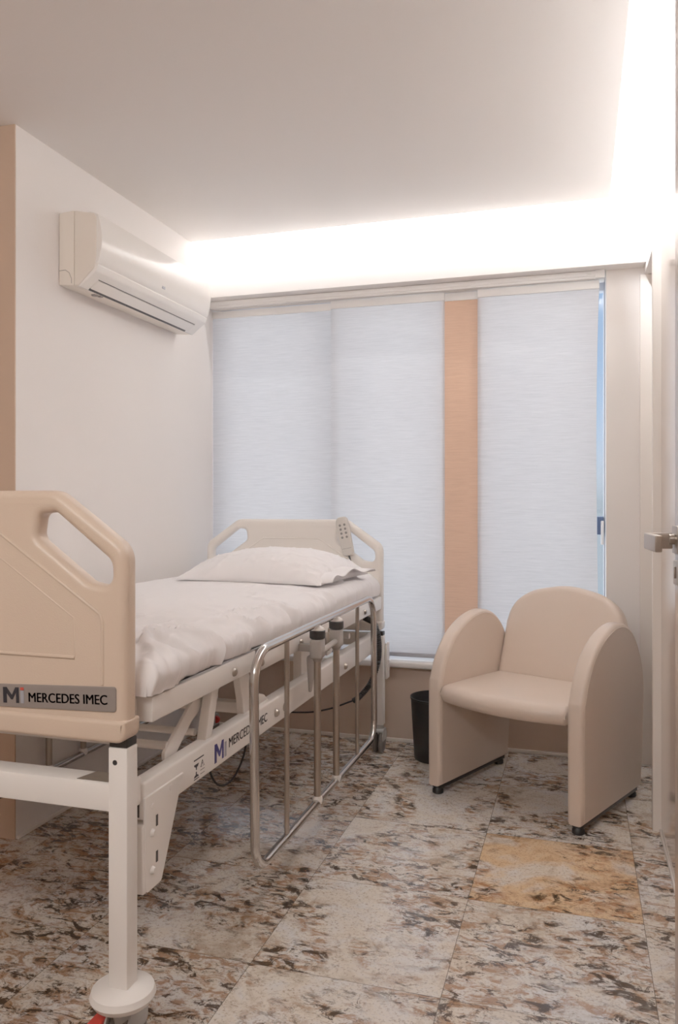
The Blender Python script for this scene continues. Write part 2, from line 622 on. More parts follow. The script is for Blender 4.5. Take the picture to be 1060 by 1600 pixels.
def panel(name, xa, xb, y, m, label, curl=0.0, ztop=2.135):
    root = empty(name, ((xa + xb) / 2, y, 0.42))
    tag(root, label, 'panel curtain', 'sliding panel curtains on the window')
    nx, nz = 14, 30
    bm = bmesh.new()
    grid = []
    for j in range(nz + 1):
        row = []
        fz = j / nz
        z = 0.42 + (ztop - 0.42) * fz
        for i in range(nx + 1):
            fx = i / nx
            x = xa + (xb - xa) * fx
            # the free edge curls back a little in mid height
            pull = curl * math.sin(PI * (1 - fz) ** 0.8) * fx ** 6
            yy = y + 0.0025 * math.sin(fx * 5 + fz * 3 + xa * 9) + 2.0 * pull
            row.append(bm.verts.new((x - pull, yy, z)))
        grid.append(row)
    for j in range(nz):
        for i in range(nx):
            bm.faces.new((grid[j][i], grid[j][i + 1], grid[j + 1][i + 1], grid[j + 1][i]))
    me = bpy.data.meshes.new('fabric')
    bm.to_mesh(me); bm.free()
    at0(link('fabric', me, m), root)
    hb = MB().box((xa, y - 0.008, ztop - 0.008), (xb, y + 0.006, ztop + 0.028), 0.002)
    at0(hb.build('head_rail', M['rail_white']), root)
    bb = MB().box((xa + 0.002, y - 0.005, 0.404), (xb - 0.002, y + 0.005, 0.424), 0.003)
    at0(bb.build('hem_bar', M['bar_grey']), root)
    return root

panel('panel_curtain', XL + 0.0015, -1.170, 3.762, M['blind'], 'pale grey woven panel curtain hanging nearest the left wall with air conditioner', 0, 2.119)
panel('panel_curtain', -1.180, -0.612, 3.736, M['blind'], 'pale grey woven panel curtain behind the bed headboard, left of the tan strip', 0, 2.119)
panel('panel_curtain', -0.624, -0.440, 3.752, M['tan'], 'narrow tan orange panel curtain strip between two grey panels', 0, 2.119)
panel('panel_curtain', -0.455, 0.088, 3.714 + 0.014, M['blind'], 'pale grey woven panel curtain behind the armchair, beside the lit window gap', 0.012, 2.119)

# ------------------------------------------------------------------ air conditioner
acx, acy0, acy1 = XL, 2.48, 3.37
ac = empty('air_conditioner', (acx, (acy0 + acy1) / 2, 1.95))
tag(ac, 'white split air conditioner mounted high on the left wall', 'air conditioner')
def acslab(prof, ya, yb, bev, rads=0.004, nm='body', m=M['ac'], n=4):
    me = slab_mesh([rpoly(prof, rads, n)], yb - ya, bev, 2)
    b = MB().add(me, Matrix.Translation((0, (ya + yb) / 2, 0)) @ XZ)
    return at0(b.build(nm, m), ac)
acslab([(acx + 0.002, 1.952), (acx + 0.066, 1.946), (acx + 0.066, 2.222), (acx + 0.002, 2.219)], acy0, acy1, 0.003, 0.004, 'back_case', M['ac_side'])
front = [(acx + 0.067, 1.946), (acx + 0.085, 1.947), (acx + 0.150, 2.006), (acx + 0.158, 2.050), (acx + 0.158, 2.190), (acx + 0.150, 2.205), (acx + 0.067, 2.222)]
acslab(front, acy0 + 0.001, acy1 - 0.001, 0.004, [0.002, 0.006, 0.02, 0.02, 0.012, 0.012, 0.004], 'case', M['ac_side'])
# glossy curved front panel
pts = []
for i in range(13):
    q = i / 12
    z = 2.030 + q * 0.170
    x = acx + 0.160 + 0.022 * math.sin(PI * (0.12 + 0.80 * q)) 
    pts.append((x, z))
pf = [(acx + 0.155, 2.018)] + pts + [(acx + 0.135, 2.212), (acx + 0.12, 2.212), (acx + 0.12, 2.02)]
me = slab_mesh([pf], acy1 - acy0 - 0.006, 0.003, 2)
fp = at0(MB().add(me, Matrix.Translation((0, (acy0 + acy1) / 2 + 0.002, 0)) @ XZ).build('front_panel', M['ac']), ac)
em = MB().box((acx + 0.171, 2.93, 2.045), (acx + 0.1755, 2.955, 2.056), 0.001)
at0(em.build('badge', M['bar_grey']), fp)
# lower curved chin with the louver
lw = rpoly([(acx + 0.080, 1.9445), (acx + 0.088, 1.9420), (acx + 0.157, 1.995), (acx + 0.168, 2.022), (acx + 0.12, 2.022)], [0.001, 0.006, 0.02, 0.006, 0.002], 5)
me = slab_mesh([lw], acy1 - acy0 - 0.010, 0.003, 2)
at0(MB().add(me, Matrix.Translation((0, (acy0 + acy1) / 2, 0)) @ XZ).build('chin', M['ac']), ac)
a0, a1 = Vector((acx + 0.090, 1.9425)), Vector((acx + 0.150, 1.9885))
dv = (a1 - a0); ln = dv.length; dv.normalize(); nv = Vector((dv.y, -dv.x))
def along(s0, s1, off, th, ya, yb, nm, m):
    p = [a0 + dv * s0 + nv * off, a0 + dv * s1 + nv * off, a0 + dv * s1 + nv * (off + th), a0 + dv * s0 + nv * (off + th)]
    me = slab_mesh([[tuple(v) for v in p]], yb - ya, 0.0004, 1)
    return at0(MB().add(me, Matrix.Translation((0, (ya + yb) / 2, 0)) @ XZ).build(nm, m), ac)
along(0.0, 0.010, -0.001, 0.003, acy0 + 0.055, acy1 - 0.09, 'air_slot', M['slot'])
along(0.010, 0.052, 0.000, 0.004, acy0 + 0.055, acy1 - 0.07, 'louver', M['ac'])
along(0.0535, 0.0555, -0.001, 0.0022, acy0 + 0.055, acy1 - 0.07, 'louver_gap', M['slot'])
# pipe knock-out outline on the near end and small drain button beneath
kn = MB()
kn.tube([(acx + 0.004, acy0 - 0.0005, 2.005), (acx + 0.030, acy0 - 0.0005, 2.006), (acx + 0.046, acy0 - 0.0005, 1.995), (acx + 0.056, acy0 - 0.0005, 1.972), (acx + 0.056, acy0 - 0.0005, 1.955)], 0.0012, 6)
at0(kn.build('knockout_line', M['grey']), ac)
kn = MB().lathe([(0.0, -0.004), (0.012, -0.004), (0.014, 0.0), (0.014, 0.003)], (acx + 0.060, acy0 + 0.14, 1.9465), 16)
kn.box((acx + 0.064, acy0 + 0.150, 1.941), (acx + 0.080, acy0 + 0.166, 1.947), 0.001)
at0(kn.build('drain_plug', M['grey']), ac)

# ------------------------------------------------------------------ hospital bed
BX0, BX1, CX = -1.758, -0.850, -1.304
bed = empty('hospital_bed', (CX, 2.47, 0))
tag(bed, 'cream adjustable hospital bed on casters along the left wall', 'bed')
B = lambda mb, nm, m, par=None, **k: (at0(mb.build(nm, m, **k), bed) if par is None else mb.build(nm, m, par, **k))

def board(zb, yc, nm, m, cx):
    """moulded end board: outline with two slanted hand grips; zb = bottom height"""
    hw, H = 0.443, 0.507
    half = [(hw, 0.0), (hw, H - 0.118), (0.275, H)]
    out = [(-x, z) for x, z in half] + [(x, z) for x, z in reversed(half)]
    out = [(cx + x, zb + z) for x, z in out]
    outl = rpoly(out, [0.03, 0.055, 0.06, 0.06, 0.055, 0.03], 8)
    grip = [(0.243, 0.458), (0.235, 0.408), (0.366, 0.318), (0.424, 0.308), (0.422, 0.362), (0.284, 0.462)]
    loops = [outl]
    for s in (1, -1):
        gp = [(cx + s * x * 0.965, zb + z) for x, z in grip]
        loops.append(rpoly(gp, [0.016, 0.024, 0.03, 0.026, 0.03, 0.016], 5))
    me = slab_mesh(loops, 0.050, 0.017, 5)
    b = MB().add(me, Matrix.Translation((0, yc, 0)) @ XZ)
    # thickened foot flange
    fl = rpoly([(cx - hw - 0.002, zb - 0.004), (cx + hw + 0.002, zb - 0.004), (cx + hw + 0.002, zb + 0.042), (cx - hw - 0.002, zb + 0.042)], [0.026, 0.026, 0.006, 0.006], 6)
    b.add(slab_mesh([fl], 0.062, 0.009, 4), Matrix.Translation((0, yc, 0)) @ XZ)
    # raised mouldings on the outer face and on the inner face
    for sy in (-1, 1):
        yf = yc + sy * 0.0245
        r1 = [(0.390, 0.112), (0.390, 0.240), (0.384, 0.256), (0.140, 0.417), (-0.140, 0.417), (-0.384, 0.256), (-0.390, 0.240), (-0.390, 0.112)]
        b.tube([(cx + x, yf, zb + z) for x, z in r1], 0.0040, 8)
        r2 = [(0.325, 0.164), (0.322, 0.245), (0.140, 0.365), (-0.140, 0.365), (-0.322, 0.245), (-0.325, 0.164)]
        b.tube([(cx + x, yf + sy * -0.0010, zb + z) for x, z in r2], 0.0026, 8)
        b.tube([(cx + x, yf, zb + 0.164) for x in (-0.325, 0.325)], 0.0042, 8)
    return B(b, nm, m, angle=50)

FY = 1.412
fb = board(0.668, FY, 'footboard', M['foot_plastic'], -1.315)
hbd = board(0.563, 3.525, 'headboard', M['bed_plastic'], -1.305)

# name plate with writing on the outer face of the footboard
yf = FY - 0.025
fb['label'] = 'cream moulded footboard with a grey name plate'
pl = rpoly([(-1.560, 0.706), (-0.892, 0.727), (-0.892, 0.778), (-1.560, 0.750)], 0.006, 4)
pm = slab_mesh([pl], 0.004, 0.001, 2)
po = MB().add(pm, Matrix.Translation((0, yf - 0.001, 0)) @ XZ).build('name_plate', M['plate'])
at0(po, fb)
tx = text_mesh('MERCEDES IMEC', 0.188, 0.0195, 0.0007)
to = MB().add(tx, Matrix.Translation((-1.099, yf - 0.0038, 0.7335)) @ Matrix.Rotation(math.radians(-2.4), 4, 'Y') @ XZ).build('lettering', M['ink'], smooth=False)
at0(to, fb)

def emblem(w_, h_):
    """bold slanting M with a thin two-tone bar beside it; returns (navy, grey, red) polygons in local XY"""
    navy = [(0, 0), (0.17 * w_, 0), (0.17 * w_, 0.62 * h_), (0.38 * w_, 0.22 * h_), (0.46 * w_, 0.22 * h_), (0.62 * w_, 0.66 * h_), (0.62 * w_, 0.0), (0.76 * w_, 0.0), (0.76 * w_, h_), (0.60 * w_, h_), (0.42 * w_, 0.50 * h_), (0.18 * w_, h_), (0, h_)]
    grey = [(0.84 * w_, 0), (1.0 * w_, 0), (1.0 * w_, 0.80 * h_), (0.84 * w_, 0.80 * h_)]
    red = [(0.84 * w_, 0.83 * h_), (1.0 * w_, 0.83 * h_), (1.0 * w_, h_), (0.84 * w_, h_)]
    return navy, grey, red
en, eg, er = emblem(0.052, 0.033)
for nm, pg, mm in (('emblem', en, M['ink']), ('emblem_bar', eg, M['ink_grey']), ('emblem_tip', er, M['ink_red'])):
    o = MB().add(slab_mesh([pg], 0.0008, 0.0001, 1), Matrix.Translation((-1.163, yf - 0.0036, 0.7275)) @ Matrix.Rotation(math.radians(-2.4), 4, 'Y') @ XZ).build(nm, mm, smooth=False)
    at0(o, fb)

# posts with casters
for (px, py, zt, side, foot) in ((-0.898, 1.4205, 0.650, 1, True), (-1.732, 1.4205, 0.650, -1, True), (-0.880, 3.528, 0.538, 1, False), (-1.728, 3.528, 0.538, -1, False)):
    p = MB().box((px - 0.022, py - 0.0205, 0.128), (px + 0.022, py + 0.0205, zt), 0.003)
    if foot:
        pass
    po = B(p, 'post', M['bed_metal'])
    cp = MB().box((px - 0.021, py - 0.0195, zt), (px + 0.021, py + 0.0195, zt + 0.018), 0.003)
    at0(cp.build('post_cap', M['black']), po)
    if foot:
        ho = MB().lathe([(0.0, 0), (0.0055, 0), (0.0055, 0.003)], (px - 0.006, py - 0.0210, zt - 0.030), 14, 'Y')
        at0(ho.build('pin_hole', M['black']), po)
    if foot:
        dsc = MB().lathe([(0.0, 0.122), (0.046, 0.122), (0.060, 0.128), (0.067, 0.140), (0.063, 0.152), (0.051, 0.159), (0.0, 0.162)], (px, py, 0), 40)
        at0(dsc.build('bumper_disc', M['bed_metal']), po)
    cs = empty('caster', (px, py, 0))
    cs.parent = None
    at_ = at0(cs, bed); cs.matrix_basis = bed.matrix_basis.inverted() @ Matrix.Translation((px, py, 0))
    wy = py + (0.012 if foot else -0.010)
    r = 0.050
    for sx in (-0.014, 0.014):
        wv = MB().lathe([(0.012, -0.009), (r - 0.008, -0.009), (r, -0.004), (r, 0.004), (r - 0.008, 0.009), (0.012, 0.009)], (px + sx, wy, r), 28, 'X')
        at0(wv.build('wheel', M['rubber']), cs)
    fk = MB()
    fk.cyl((px, py, 0.085), (px, py, 0.130), 0.020, 20)
    hood = rpoly([(wy - 0.040, 0.060), (wy + 0.038, 0.060), (wy + 0.040, 0.085), (wy + 0.022, 0.114), (wy - 0.022, 0.114), (wy - 0.042, 0.085)], 0.012, 4)
    fk.add(slab_mesh([hood], 0.004, 0.001, 1), Matrix.Translation((px - 0.026, 0, 0)) @ YZ)
    fk.add(slab_mesh([hood], 0.004, 0.001, 1), Matrix.Translation((px + 0.026, 0, 0)) @ YZ)
    fk.box((px - 0.026, wy - 0.030, 0.098), (px + 0.026, wy + 0.030, 0.110), 0.004)
    at0(fk.build('fork', M['caster']), cs)
    if foot:
        br = MB().box((px - 0.056, py - 0.050, 0.078), (px - 0.028, py - 0.004, 0.096), 0.004)
    elif side < 0:
        br = MB().lathe([(0.0, 0.0), (0.016, 0.0), (0.018, 0.004), (0.018, 0.012)], (px + 0.030, py - 0.025, 0.088), 18, 'Y')
    else:
        br = None
    if br is not None:
        at0(br.build('brake_lever', M['red']), cs)

# base frame: two long beams and cross members
for sx in (1, -1):
    xo = -0.880 if sx > 0 else -1.728
    xi = xo - sx * 0.040
    b = MB().box((min(xo, xi), 1.47, 0.476), (max(xo, xi), 3.515, 0.556), 0.006, 3)
    bo = B(b, 'side_beam', M['bed_metal'])
    q = xo + sx * 0.0006
    for yy, zz in ((2.228, 0.512), (2.300, 0.512), (2.966, 0.506)):
        bl = MB().lathe([(0.0, sx * 0.010), (0.007, sx * 0.010), (0.011, sx * 0.006), (0.013, 0.0)], (q, yy, zz), 14, 'X')
        at0(bl.build('bolt', M['steel']), bo)
    for yy, zz in ((1.577, 0.512), (1.500, 0.498)):
        bl = MB().lathe([(0.0, sx * 0.006), (0.006, sx * 0.006), (0.008, sx * 0.003), (0.009, 0.0)], (q, yy, zz), 14, 'X')
        at0(bl.build('rivet', M['bed_metal']), bo)
    # gusset plate dropping down at the foot post, and its socket
    gs = rpoly([(1.470, 0.525), (1.470, 0.335), (1.478, 0.322), (1.536, 0.322), (1.548, 0.345), (1.616, 0.485), (1.640, 0.525)], [0.002, 0.004, 0.004, 0.010, 0.012, 0.012, 0.002], 4)
    gb = MB().add(slab_mesh([gs], 0.006, 0.001, 1), Matrix.Translation((xo + sx * 0.002, 0, 0)) @ YZ)
    g2 = rpoly([(1.462, 0.322), (1.510, 0.322), (1.510, 0.470), (1.462, 0.470)], 0.006, 4)
    gb.add(slab_mesh([g2], 0.050, 0.003, 2), Matrix.Translation((xo - sx * 0.022, 0, 0)) @ YZ)
    go = B(gb, 'gusset', M['bed_metal'])
    for zz in (0.452, 0.372):
        sk = MB().lathe([(0.0, sx * 0.007), (0.006, sx * 0.007), (0.009, 0.0)], (xo + sx * 0.005, 1.497, zz - 0.010), 12, 'X')
        at0(sk.build('bolt', M['bed_metal']), go)
    for zz in (0.462, 0.384):
        sk = MB().box((xo + sx * 0.004, 1.512, zz - 0.012), (xo + sx * 0.006, 1.520, zz + 0.012))
        at0(sk.build('slot', M['slot'], smooth=False), go)
    oe = MB().box((min(xo - sx * 0.010, xo - sx * 0.034), 1.4685, 0.483), (max(xo - sx * 0.010, xo - sx * 0.034), 1.4705, 0.524))
    at0(oe.build('end_shade', M['slot'], smooth=False), bo)  # dark plate on the solid beam for the shade in a hollow end
    # head end bracket
    hb2 = MB().box((min(xo, xi) + 0.004, 3.40, 0.33), (max(xo, xi) - 0.004, 3.495, 0.520), 0.006) if sx < 0 else None
    if hb2: B(hb2, 'head_bracket', M['bed_metal'])
    if sx > 0:
        hb3 = MB().box((xo + 0.023, 3.535, 0.335), (xo + 0.034, 3.585, 0.500), 0.003)
        hb3.box((xo + 0.030, 3.550, 0.37), (xo + 0.038, 3.572, 0.42), 0.002)
        B(hb3, 'head_bracket', M['bed_metal'])

# writing on the near beam (reads from the right-hand side of the bed)
beam = [o for o in bed.children if o.name.startswith('side_beam')][0]
tx = text_mesh('MERCEDES IMEC', 0.265, 0.025, 0.0008)
at0(MB().add(tx, Matrix.Translation((-0.8793, 1.893, 0.506)) @ YZ).build('lettering', M['ink'], smooth=False), beam)
en, eg, er = emblem(0.070, 0.048)
for nm, pg, mm in (('emblem', en, M['ink_blue']), ('emblem_bar', eg, M['ink_grey'])):
    at0(MB().add(slab_mesh([pg], 0.0006, 0.0001, 1), Matrix.Translation((-0.8794, 1.808, 0.490)) @ YZ).build(nm, mm, smooth=False), beam)
sy = MB()
for pg in ([(1.697, 0.530), (1.748, 0.530), (1.748, 0.533), (1.697, 0.533)],
           [(1.697, 0.521), (1.722, 0.521), (1.716, 0.514), (1.712, 0.514), (1.711, 0.507), (1.708, 0.507), (1.706, 0.514), (1.700, 0.516)],
           [(1.697, 0.490), (1.722, 0.490), (1.716, 0.495), (1.711, 0.496), (1.711, 0.503), (1.707, 0.503), (1.706, 0.496), (1.700, 0.494)],
           [(1.697, 0.485), (1.723, 0.485), (1.723, 0.487), (1.697, 0.487)],
           [(1.730, 0.499), (1.752, 0.499), (1.752, 0.500), (1.730, 0.500)],
           [(1.730, 0.490), (1.752, 0.490), (1.752, 0.491), (1.730, 0.491)],
           [(1.741, 0.510), (1.742, 0.516), (1.740, 0.516)]):
    sy.add(slab_mesh([pg], 0.0006, 0.0, 0), Matrix.Translation((-0.8794, 0, 0)) @ YZ)
sy.tube([(-0.8796, 1.732, 0.507), (-0.8796, 1.750, 0.507), (-0.8796, 1.741, 0.522)], 0.0009, 6, closed=True)
at0(sy.build('safety_symbols', M['ink'], smooth=False), beam)

cb = MB().box((-1.735, 1.402, 0.516), (-0.880, 1.462, 0.575), 0.005)
cb.box((-1.735, 1.462, 0.540), (-0.900, 1.475, 0.556), 0.003)
cbo = B(cb, 'cross_beam', M['bed_metal'])
st = MB().add(slab_mesh([[(-1.000, 1.408), (-0.925, 1.408), (-0.925, 1.458), (-0.985, 1.458)]], 0.0012, 0.0002, 1), Matrix.Translation((0, 0, 0.5755)))
at0(st.build('sticker', M['sticker'], smooth=False), cbo)
B(MB().box((-1.735, 3.50, 0.490), (-0.880, 3.545, 0.550), 0.005), 'cross_beam', M['bed_metal'])
B(MB().box((-1.700, 2.38, 0.455), (-0.905, 2.42, 0.492), 0.004), 'cross_beam', M['bed_metal'])
B(MB().tube([(-1.70, 1.66, 0.575), (-0.93, 1.66, 0.575)], 0.010), 'cross_tube', M['bed_metal'])
B(MB().tube([(-1.70, 1.80, 0.568), (-0.93, 1.80, 0.568)], 0.009), 'cross_tube', M['bed_metal'])
B(MB().tube([(-1.70, 3.20, 0.585), (-0.93, 3.20, 0.585)], 0.012), 'cross_tube', M['bed_metal'])

# mattress platform: three hinged sections of side rail, with slats underneath the mattress
for (ya, yb, za, zb_) in ((1.476, 2.03, 0.684, 0.738), (2.036, 2.62, 0.672, 0.730), (2.626, 3.49, 0.664, 0.722)):
    p = MB()
    for xa, xb in ((-0.902, -0.862), (-1.746, -1.706)):
        p.box((xa, ya, za), (xb, yb, zb_), 0.004)
    p.box((-1.70, ya, za), (-0.90, ya + 0.04, zb_ - 0.004), 0.003)
    p.box((-1.70, yb - 0.04, za), (-0.90, yb, zb_ - 0.004), 0.003)
    p.box((-1.71, ya + 0.01, zb_ - 0.022), (-0.90, yb - 0.01, zb_ - 0.004))
    sec = B(p, 'platform_section', M['bed_metal'])
    for yy in ((1.886,) if ya < 2 else ((2.07, 2.40) if ya < 2.5 else (2.70, 3.20))):
        bl = MB().lathe([(0.0, 0.008), (0.006, 0.008), (0.010, 0.005), (0.012, 0.0)], (-0.8615, yy, (za + zb_) / 2 - 0.004), 14, 'X')
        at0(bl.build('bolt', M['steel']), sec)

# lift linkage between base frame and platform, both sides
for sx in (1, -1):
    x = -0.900 if sx > 0 else -1.708
    d_ = 0.016
    # curved lever
    lv = rpoly([(1.640, 0.545), (1.690, 0.545), (1.775, 0.605), (1.880, 0.640), (2.050, 0.672), (2.050, 0.690), (1.850, 0.690), (1.760, 0.640), (1.640, 0.565)], [0.006, 0.02, 0.04, 0.05, 0.01, 0.006, 0.05, 0.04, 0.012], 5)
    B(MB().add(slab_mesh([lv], 0.010, 0.002, 2), Matrix.Translation((x - sx * 0.030, 0, 0)) @ YZ), 'lift_lever', M['bed_metal'])
    sv = rpoly([(1.780, 0.545), (1.815, 0.545), (1.868, 0.690), (1.828, 0.690)], 0.004, 3)
    B(MB().add(slab_mesh([sv], 0.026, 0.003, 2), Matrix.Translation((x - sx * 0.005, 0, 0)) @ YZ), 'support_strut', M['bed_metal'])
    yk = rpoly([(2.000, 0.690), (2.060, 0.690), (2.110, 0.600), (2.190, 0.575), (2.230, 0.545), (2.040, 0.545), (2.030, 0.600)], [0.004, 0.01, 0.05, 0.03, 0.004, 0.004, 0.04], 4)
    B(MB().add(slab_mesh([yk], 0.022, 0.003, 2), Matrix.Translation((x - sx * 0.012, 0, 0)) @ YZ), 'pivot_bracket', M['bed_metal'])
    B(MB().box((x - sx * 0.030 - 0.016, 2.555, 0.500), (x - sx * 0.030 + 0.016, 2.735, 0.676), 0.005), 'pedestal', M['bed_metal'])
    lv2 = rpoly([(2.86, 0.560), (2.93, 0.560), (3.11, 0.670), (3.03, 0.680)], 0.008, 3)
    B(MB().add(slab_mesh([lv2], 0.010, 0.002, 2), Matrix.Translation((x - sx * 0.030, 0, 0)) @ YZ), 'lift_lever', M['bed_metal'])
# head section lift: actuator under the platform
act = MB().tube([(-1.30, 2.45, 0.53), (-1.30, 2.95, 0.60)], 0.030, 18)
act.tube([(-1.30, 2.93, 0.597), (-1.30, 3.20, 0.635)], 0.014, 14)
act.box((-1.345, 2.36, 0.49), (-1.255, 2.50, 0.575), 0.012, 3)
B(act, 'lift_actuator', M['black'])

# chrome side rails, lowered; the wall side is a mirror of the near one
def rail(x, sx):
    root = empty('side_rail', (x, 2.5, 0.19))
    at0(root, bed); root.matrix_basis = bed.matrix_basis.inverted() @ Matrix.Translation((x, 2.5, 0.19))
    lp = rpoly([(1.882, 0.192), (3.118, 0.192), (3.105, 0.768), (1.872, 0.762)], [0.075, 0.075, 0.10, 0.085], 10)
    R_ = lambda mb, nm, m: at0(mb.build(nm, m), root)
    R_(MB().tube([(x, a, b) for a, b in lp], 0.0125, 14, closed=True), 'rail_loop', M['chrome'])
    for ya in (2.112, 2.860):
        R_(MB().cyl((x, ya, 0.195), (x, ya, 0.758), 0.0075, 12), 'thin_bar', M['steel'])
    for ya in (2.388, 2.592):
        R_(MB().cyl((x, ya, 0.200), (x, ya, 0.690), 0.0115, 16), 'thick_bar', M['steel'])
        R_(MB().lathe([(0.014, 0.188), (0.0165, 0.196), (0.0165, 0.206), (0.0125, 0.212)], (x, ya, 0), 18), 'collar', M['bed_metal'])
        cl = MB().lathe([(0.0125, 0.642), (0.0165, 0.650), (0.0180, 0.712), (0.0125, 0.716)], (x, ya, 0), 20)
        cl.box((x - 0.019, ya - 0.027, 0.652), (x + 0.019, ya + 0.027, 0.714), 0.008, 3)
        R_(cl, 'clamp', M['grey'])
        R_(MB().lathe([(0.022, 0.714), (0.0255, 0.718), (0.0255, 0.740), (0.022, 0.743)], (x, ya, 0), 20), 'ring', M['black'])
        R_(MB().lathe([(0.023, 0.742), (0.022, 0.748), (0.011, 0.756), (0.009, 0.768), (0.0, 0.771)], (x, ya, 0), 20), 'cap', M['bed_metal'])
    cbx = MB().cyl((x + sx * 0.004, 2.388, 0.668), (x + sx * 0.004, 2.592, 0.676), 0.0095, 12)
    R_(cbx, 'clamp_bar', M['grey'])
    for ya in (2.455, 2.525):
        R_(MB().lathe([(0.0, 0.650), (0.009, 0.652), (0.009, 0.705), (0.006, 0.712), (0.0, 0.714)], (x - sx * 0.012, ya, 0), 12), 'pin', M['steel'])
    # swing plates from clamp to the frame
    for ya in (2.375,):
        pg = rpoly([(ya + 0.01, 0.655), (ya + 0.085, 0.655), (ya + 0.080, 0.590), (ya + 0.050, 0.535), (ya + 0.030, 0.535)], 0.01, 3)
        R_(MB().add(slab_mesh([pg], 0.006, 0.001, 1), Matrix.Translation((x - sx * 0.034, 0, 0)) @ YZ), 'swing_plate', M['grey'])
    for ya in (2.388, 2.592):
        br = MB().box((min(x - sx * 0.010, x - sx * 0.062), ya - 0.010, 0.672), (max(x - sx * 0.010, x - sx * 0.062), ya + 0.010, 0.696), 0.003)
        R_(br, 'mounting_arm', M['grey'])
rail(-0.800, 1)
rail(-1.812, -1)

# coiled hand-control cable at the head end, mains cable along the floor
def spline(pts, n=14):
    P_ = [Vector(p) for p in pts]
    P_ = [P_[0] * 2 - P_[1]] + P_ + [P_[-1] * 2 - P_[-2]]
    out = []
    for i in range(1, len(P_) - 2):
        for j in range(n):
            t_ = j / n
            a, b, c_, d_ = P_[i - 1], P_[i], P_[i + 1], P_[i + 2]
            out.append(0.5 * ((2 * b) + (c_ - a) * t_ + (2 * a - 5 * b + 4 * c_ - d_) * t_ * t_ + (3 * b - a - 3 * c_ + d_) * t_ ** 3))
    out.append(P_[-2])
    return out
core = spline([(-0.905, 3.36, 0.640), (-0.870, 3.40, 0.605), (-0.856, 3.42, 0.520), (-0.862, 3.42, 0.430), (-0.892, 3.40, 0.340), (-0.940, 3.39, 0.280), (-0.965, 3.39, 0.262)], 26)
coil = []
for i, p in enumerate(core):
    d_ = (core[min(i + 1, len(core) - 1)] - core[max(i - 1, 0)]).normalized()
    a = Vector((1, 0, 0)); u = (a - d_ * a.dot(d_)).normalized(); v_ = d_.cross(u)
    coil.append((p, u, v_))
cp = []
turns = 62
for i in range(turns * 10):
    q = i / (turns * 10 - 1) * (len(coil) - 1)
    k_ = min(int(q), len(coil) - 2); fr = q - k_
    p = coil[k_][0].lerp(coil[k_ + 1][0], fr)
    t_ = 2 * PI * i / 10
    cp.append(p + (coil[k_][1] * math.cos(t_) + coil[k_][2] * math.sin(t_)) * 0.0090)
B(MB().tube(cp, 0.0046, 6), 'coiled_cable', M['black'])
mc = spline([(-0.965, 3.40, 0.262), (-1.00, 3.42, 0.245), (-1.10, 3.45, 0.20), (-1.22, 3.45, 0.175), (-1.36, 3.43, 0.185), (-1.42, 3.30, 0.30), (-1.38, 3.05, 0.50), (-1.33, 2.90, 0.56)], 10)
B(MB().tube(mc, 0.0042, 8), 'mains_cable', M['black'])
hc = spline([(-1.15, 2.30, 0.50), (-1.15, 2.315, 0.37), (-1.15, 2.335, 0.265), (-1.15, 2.410, 0.200), (-1.15, 2.515, 0.193), (-1.15, 2.605, 0.250), (-1.15, 2.622, 0.340), (-1.15, 2.60, 0.50)], 10)
B(MB().tube(hc, 0.0038, 8), 'hanging_cable', M['black'])

# ------------------------------------------------------------------ mattress with its sheet
def fbm(x, y, z, o=4):
    return noise.fractal(Vector((x, y, z)), 0.9, 2.1, o)

def ridge(x, y, seed):
    n_ = noise.noise(Vector((x, y, seed)))
    return 1.0 - min(1.0, abs(n_) * 3.2)

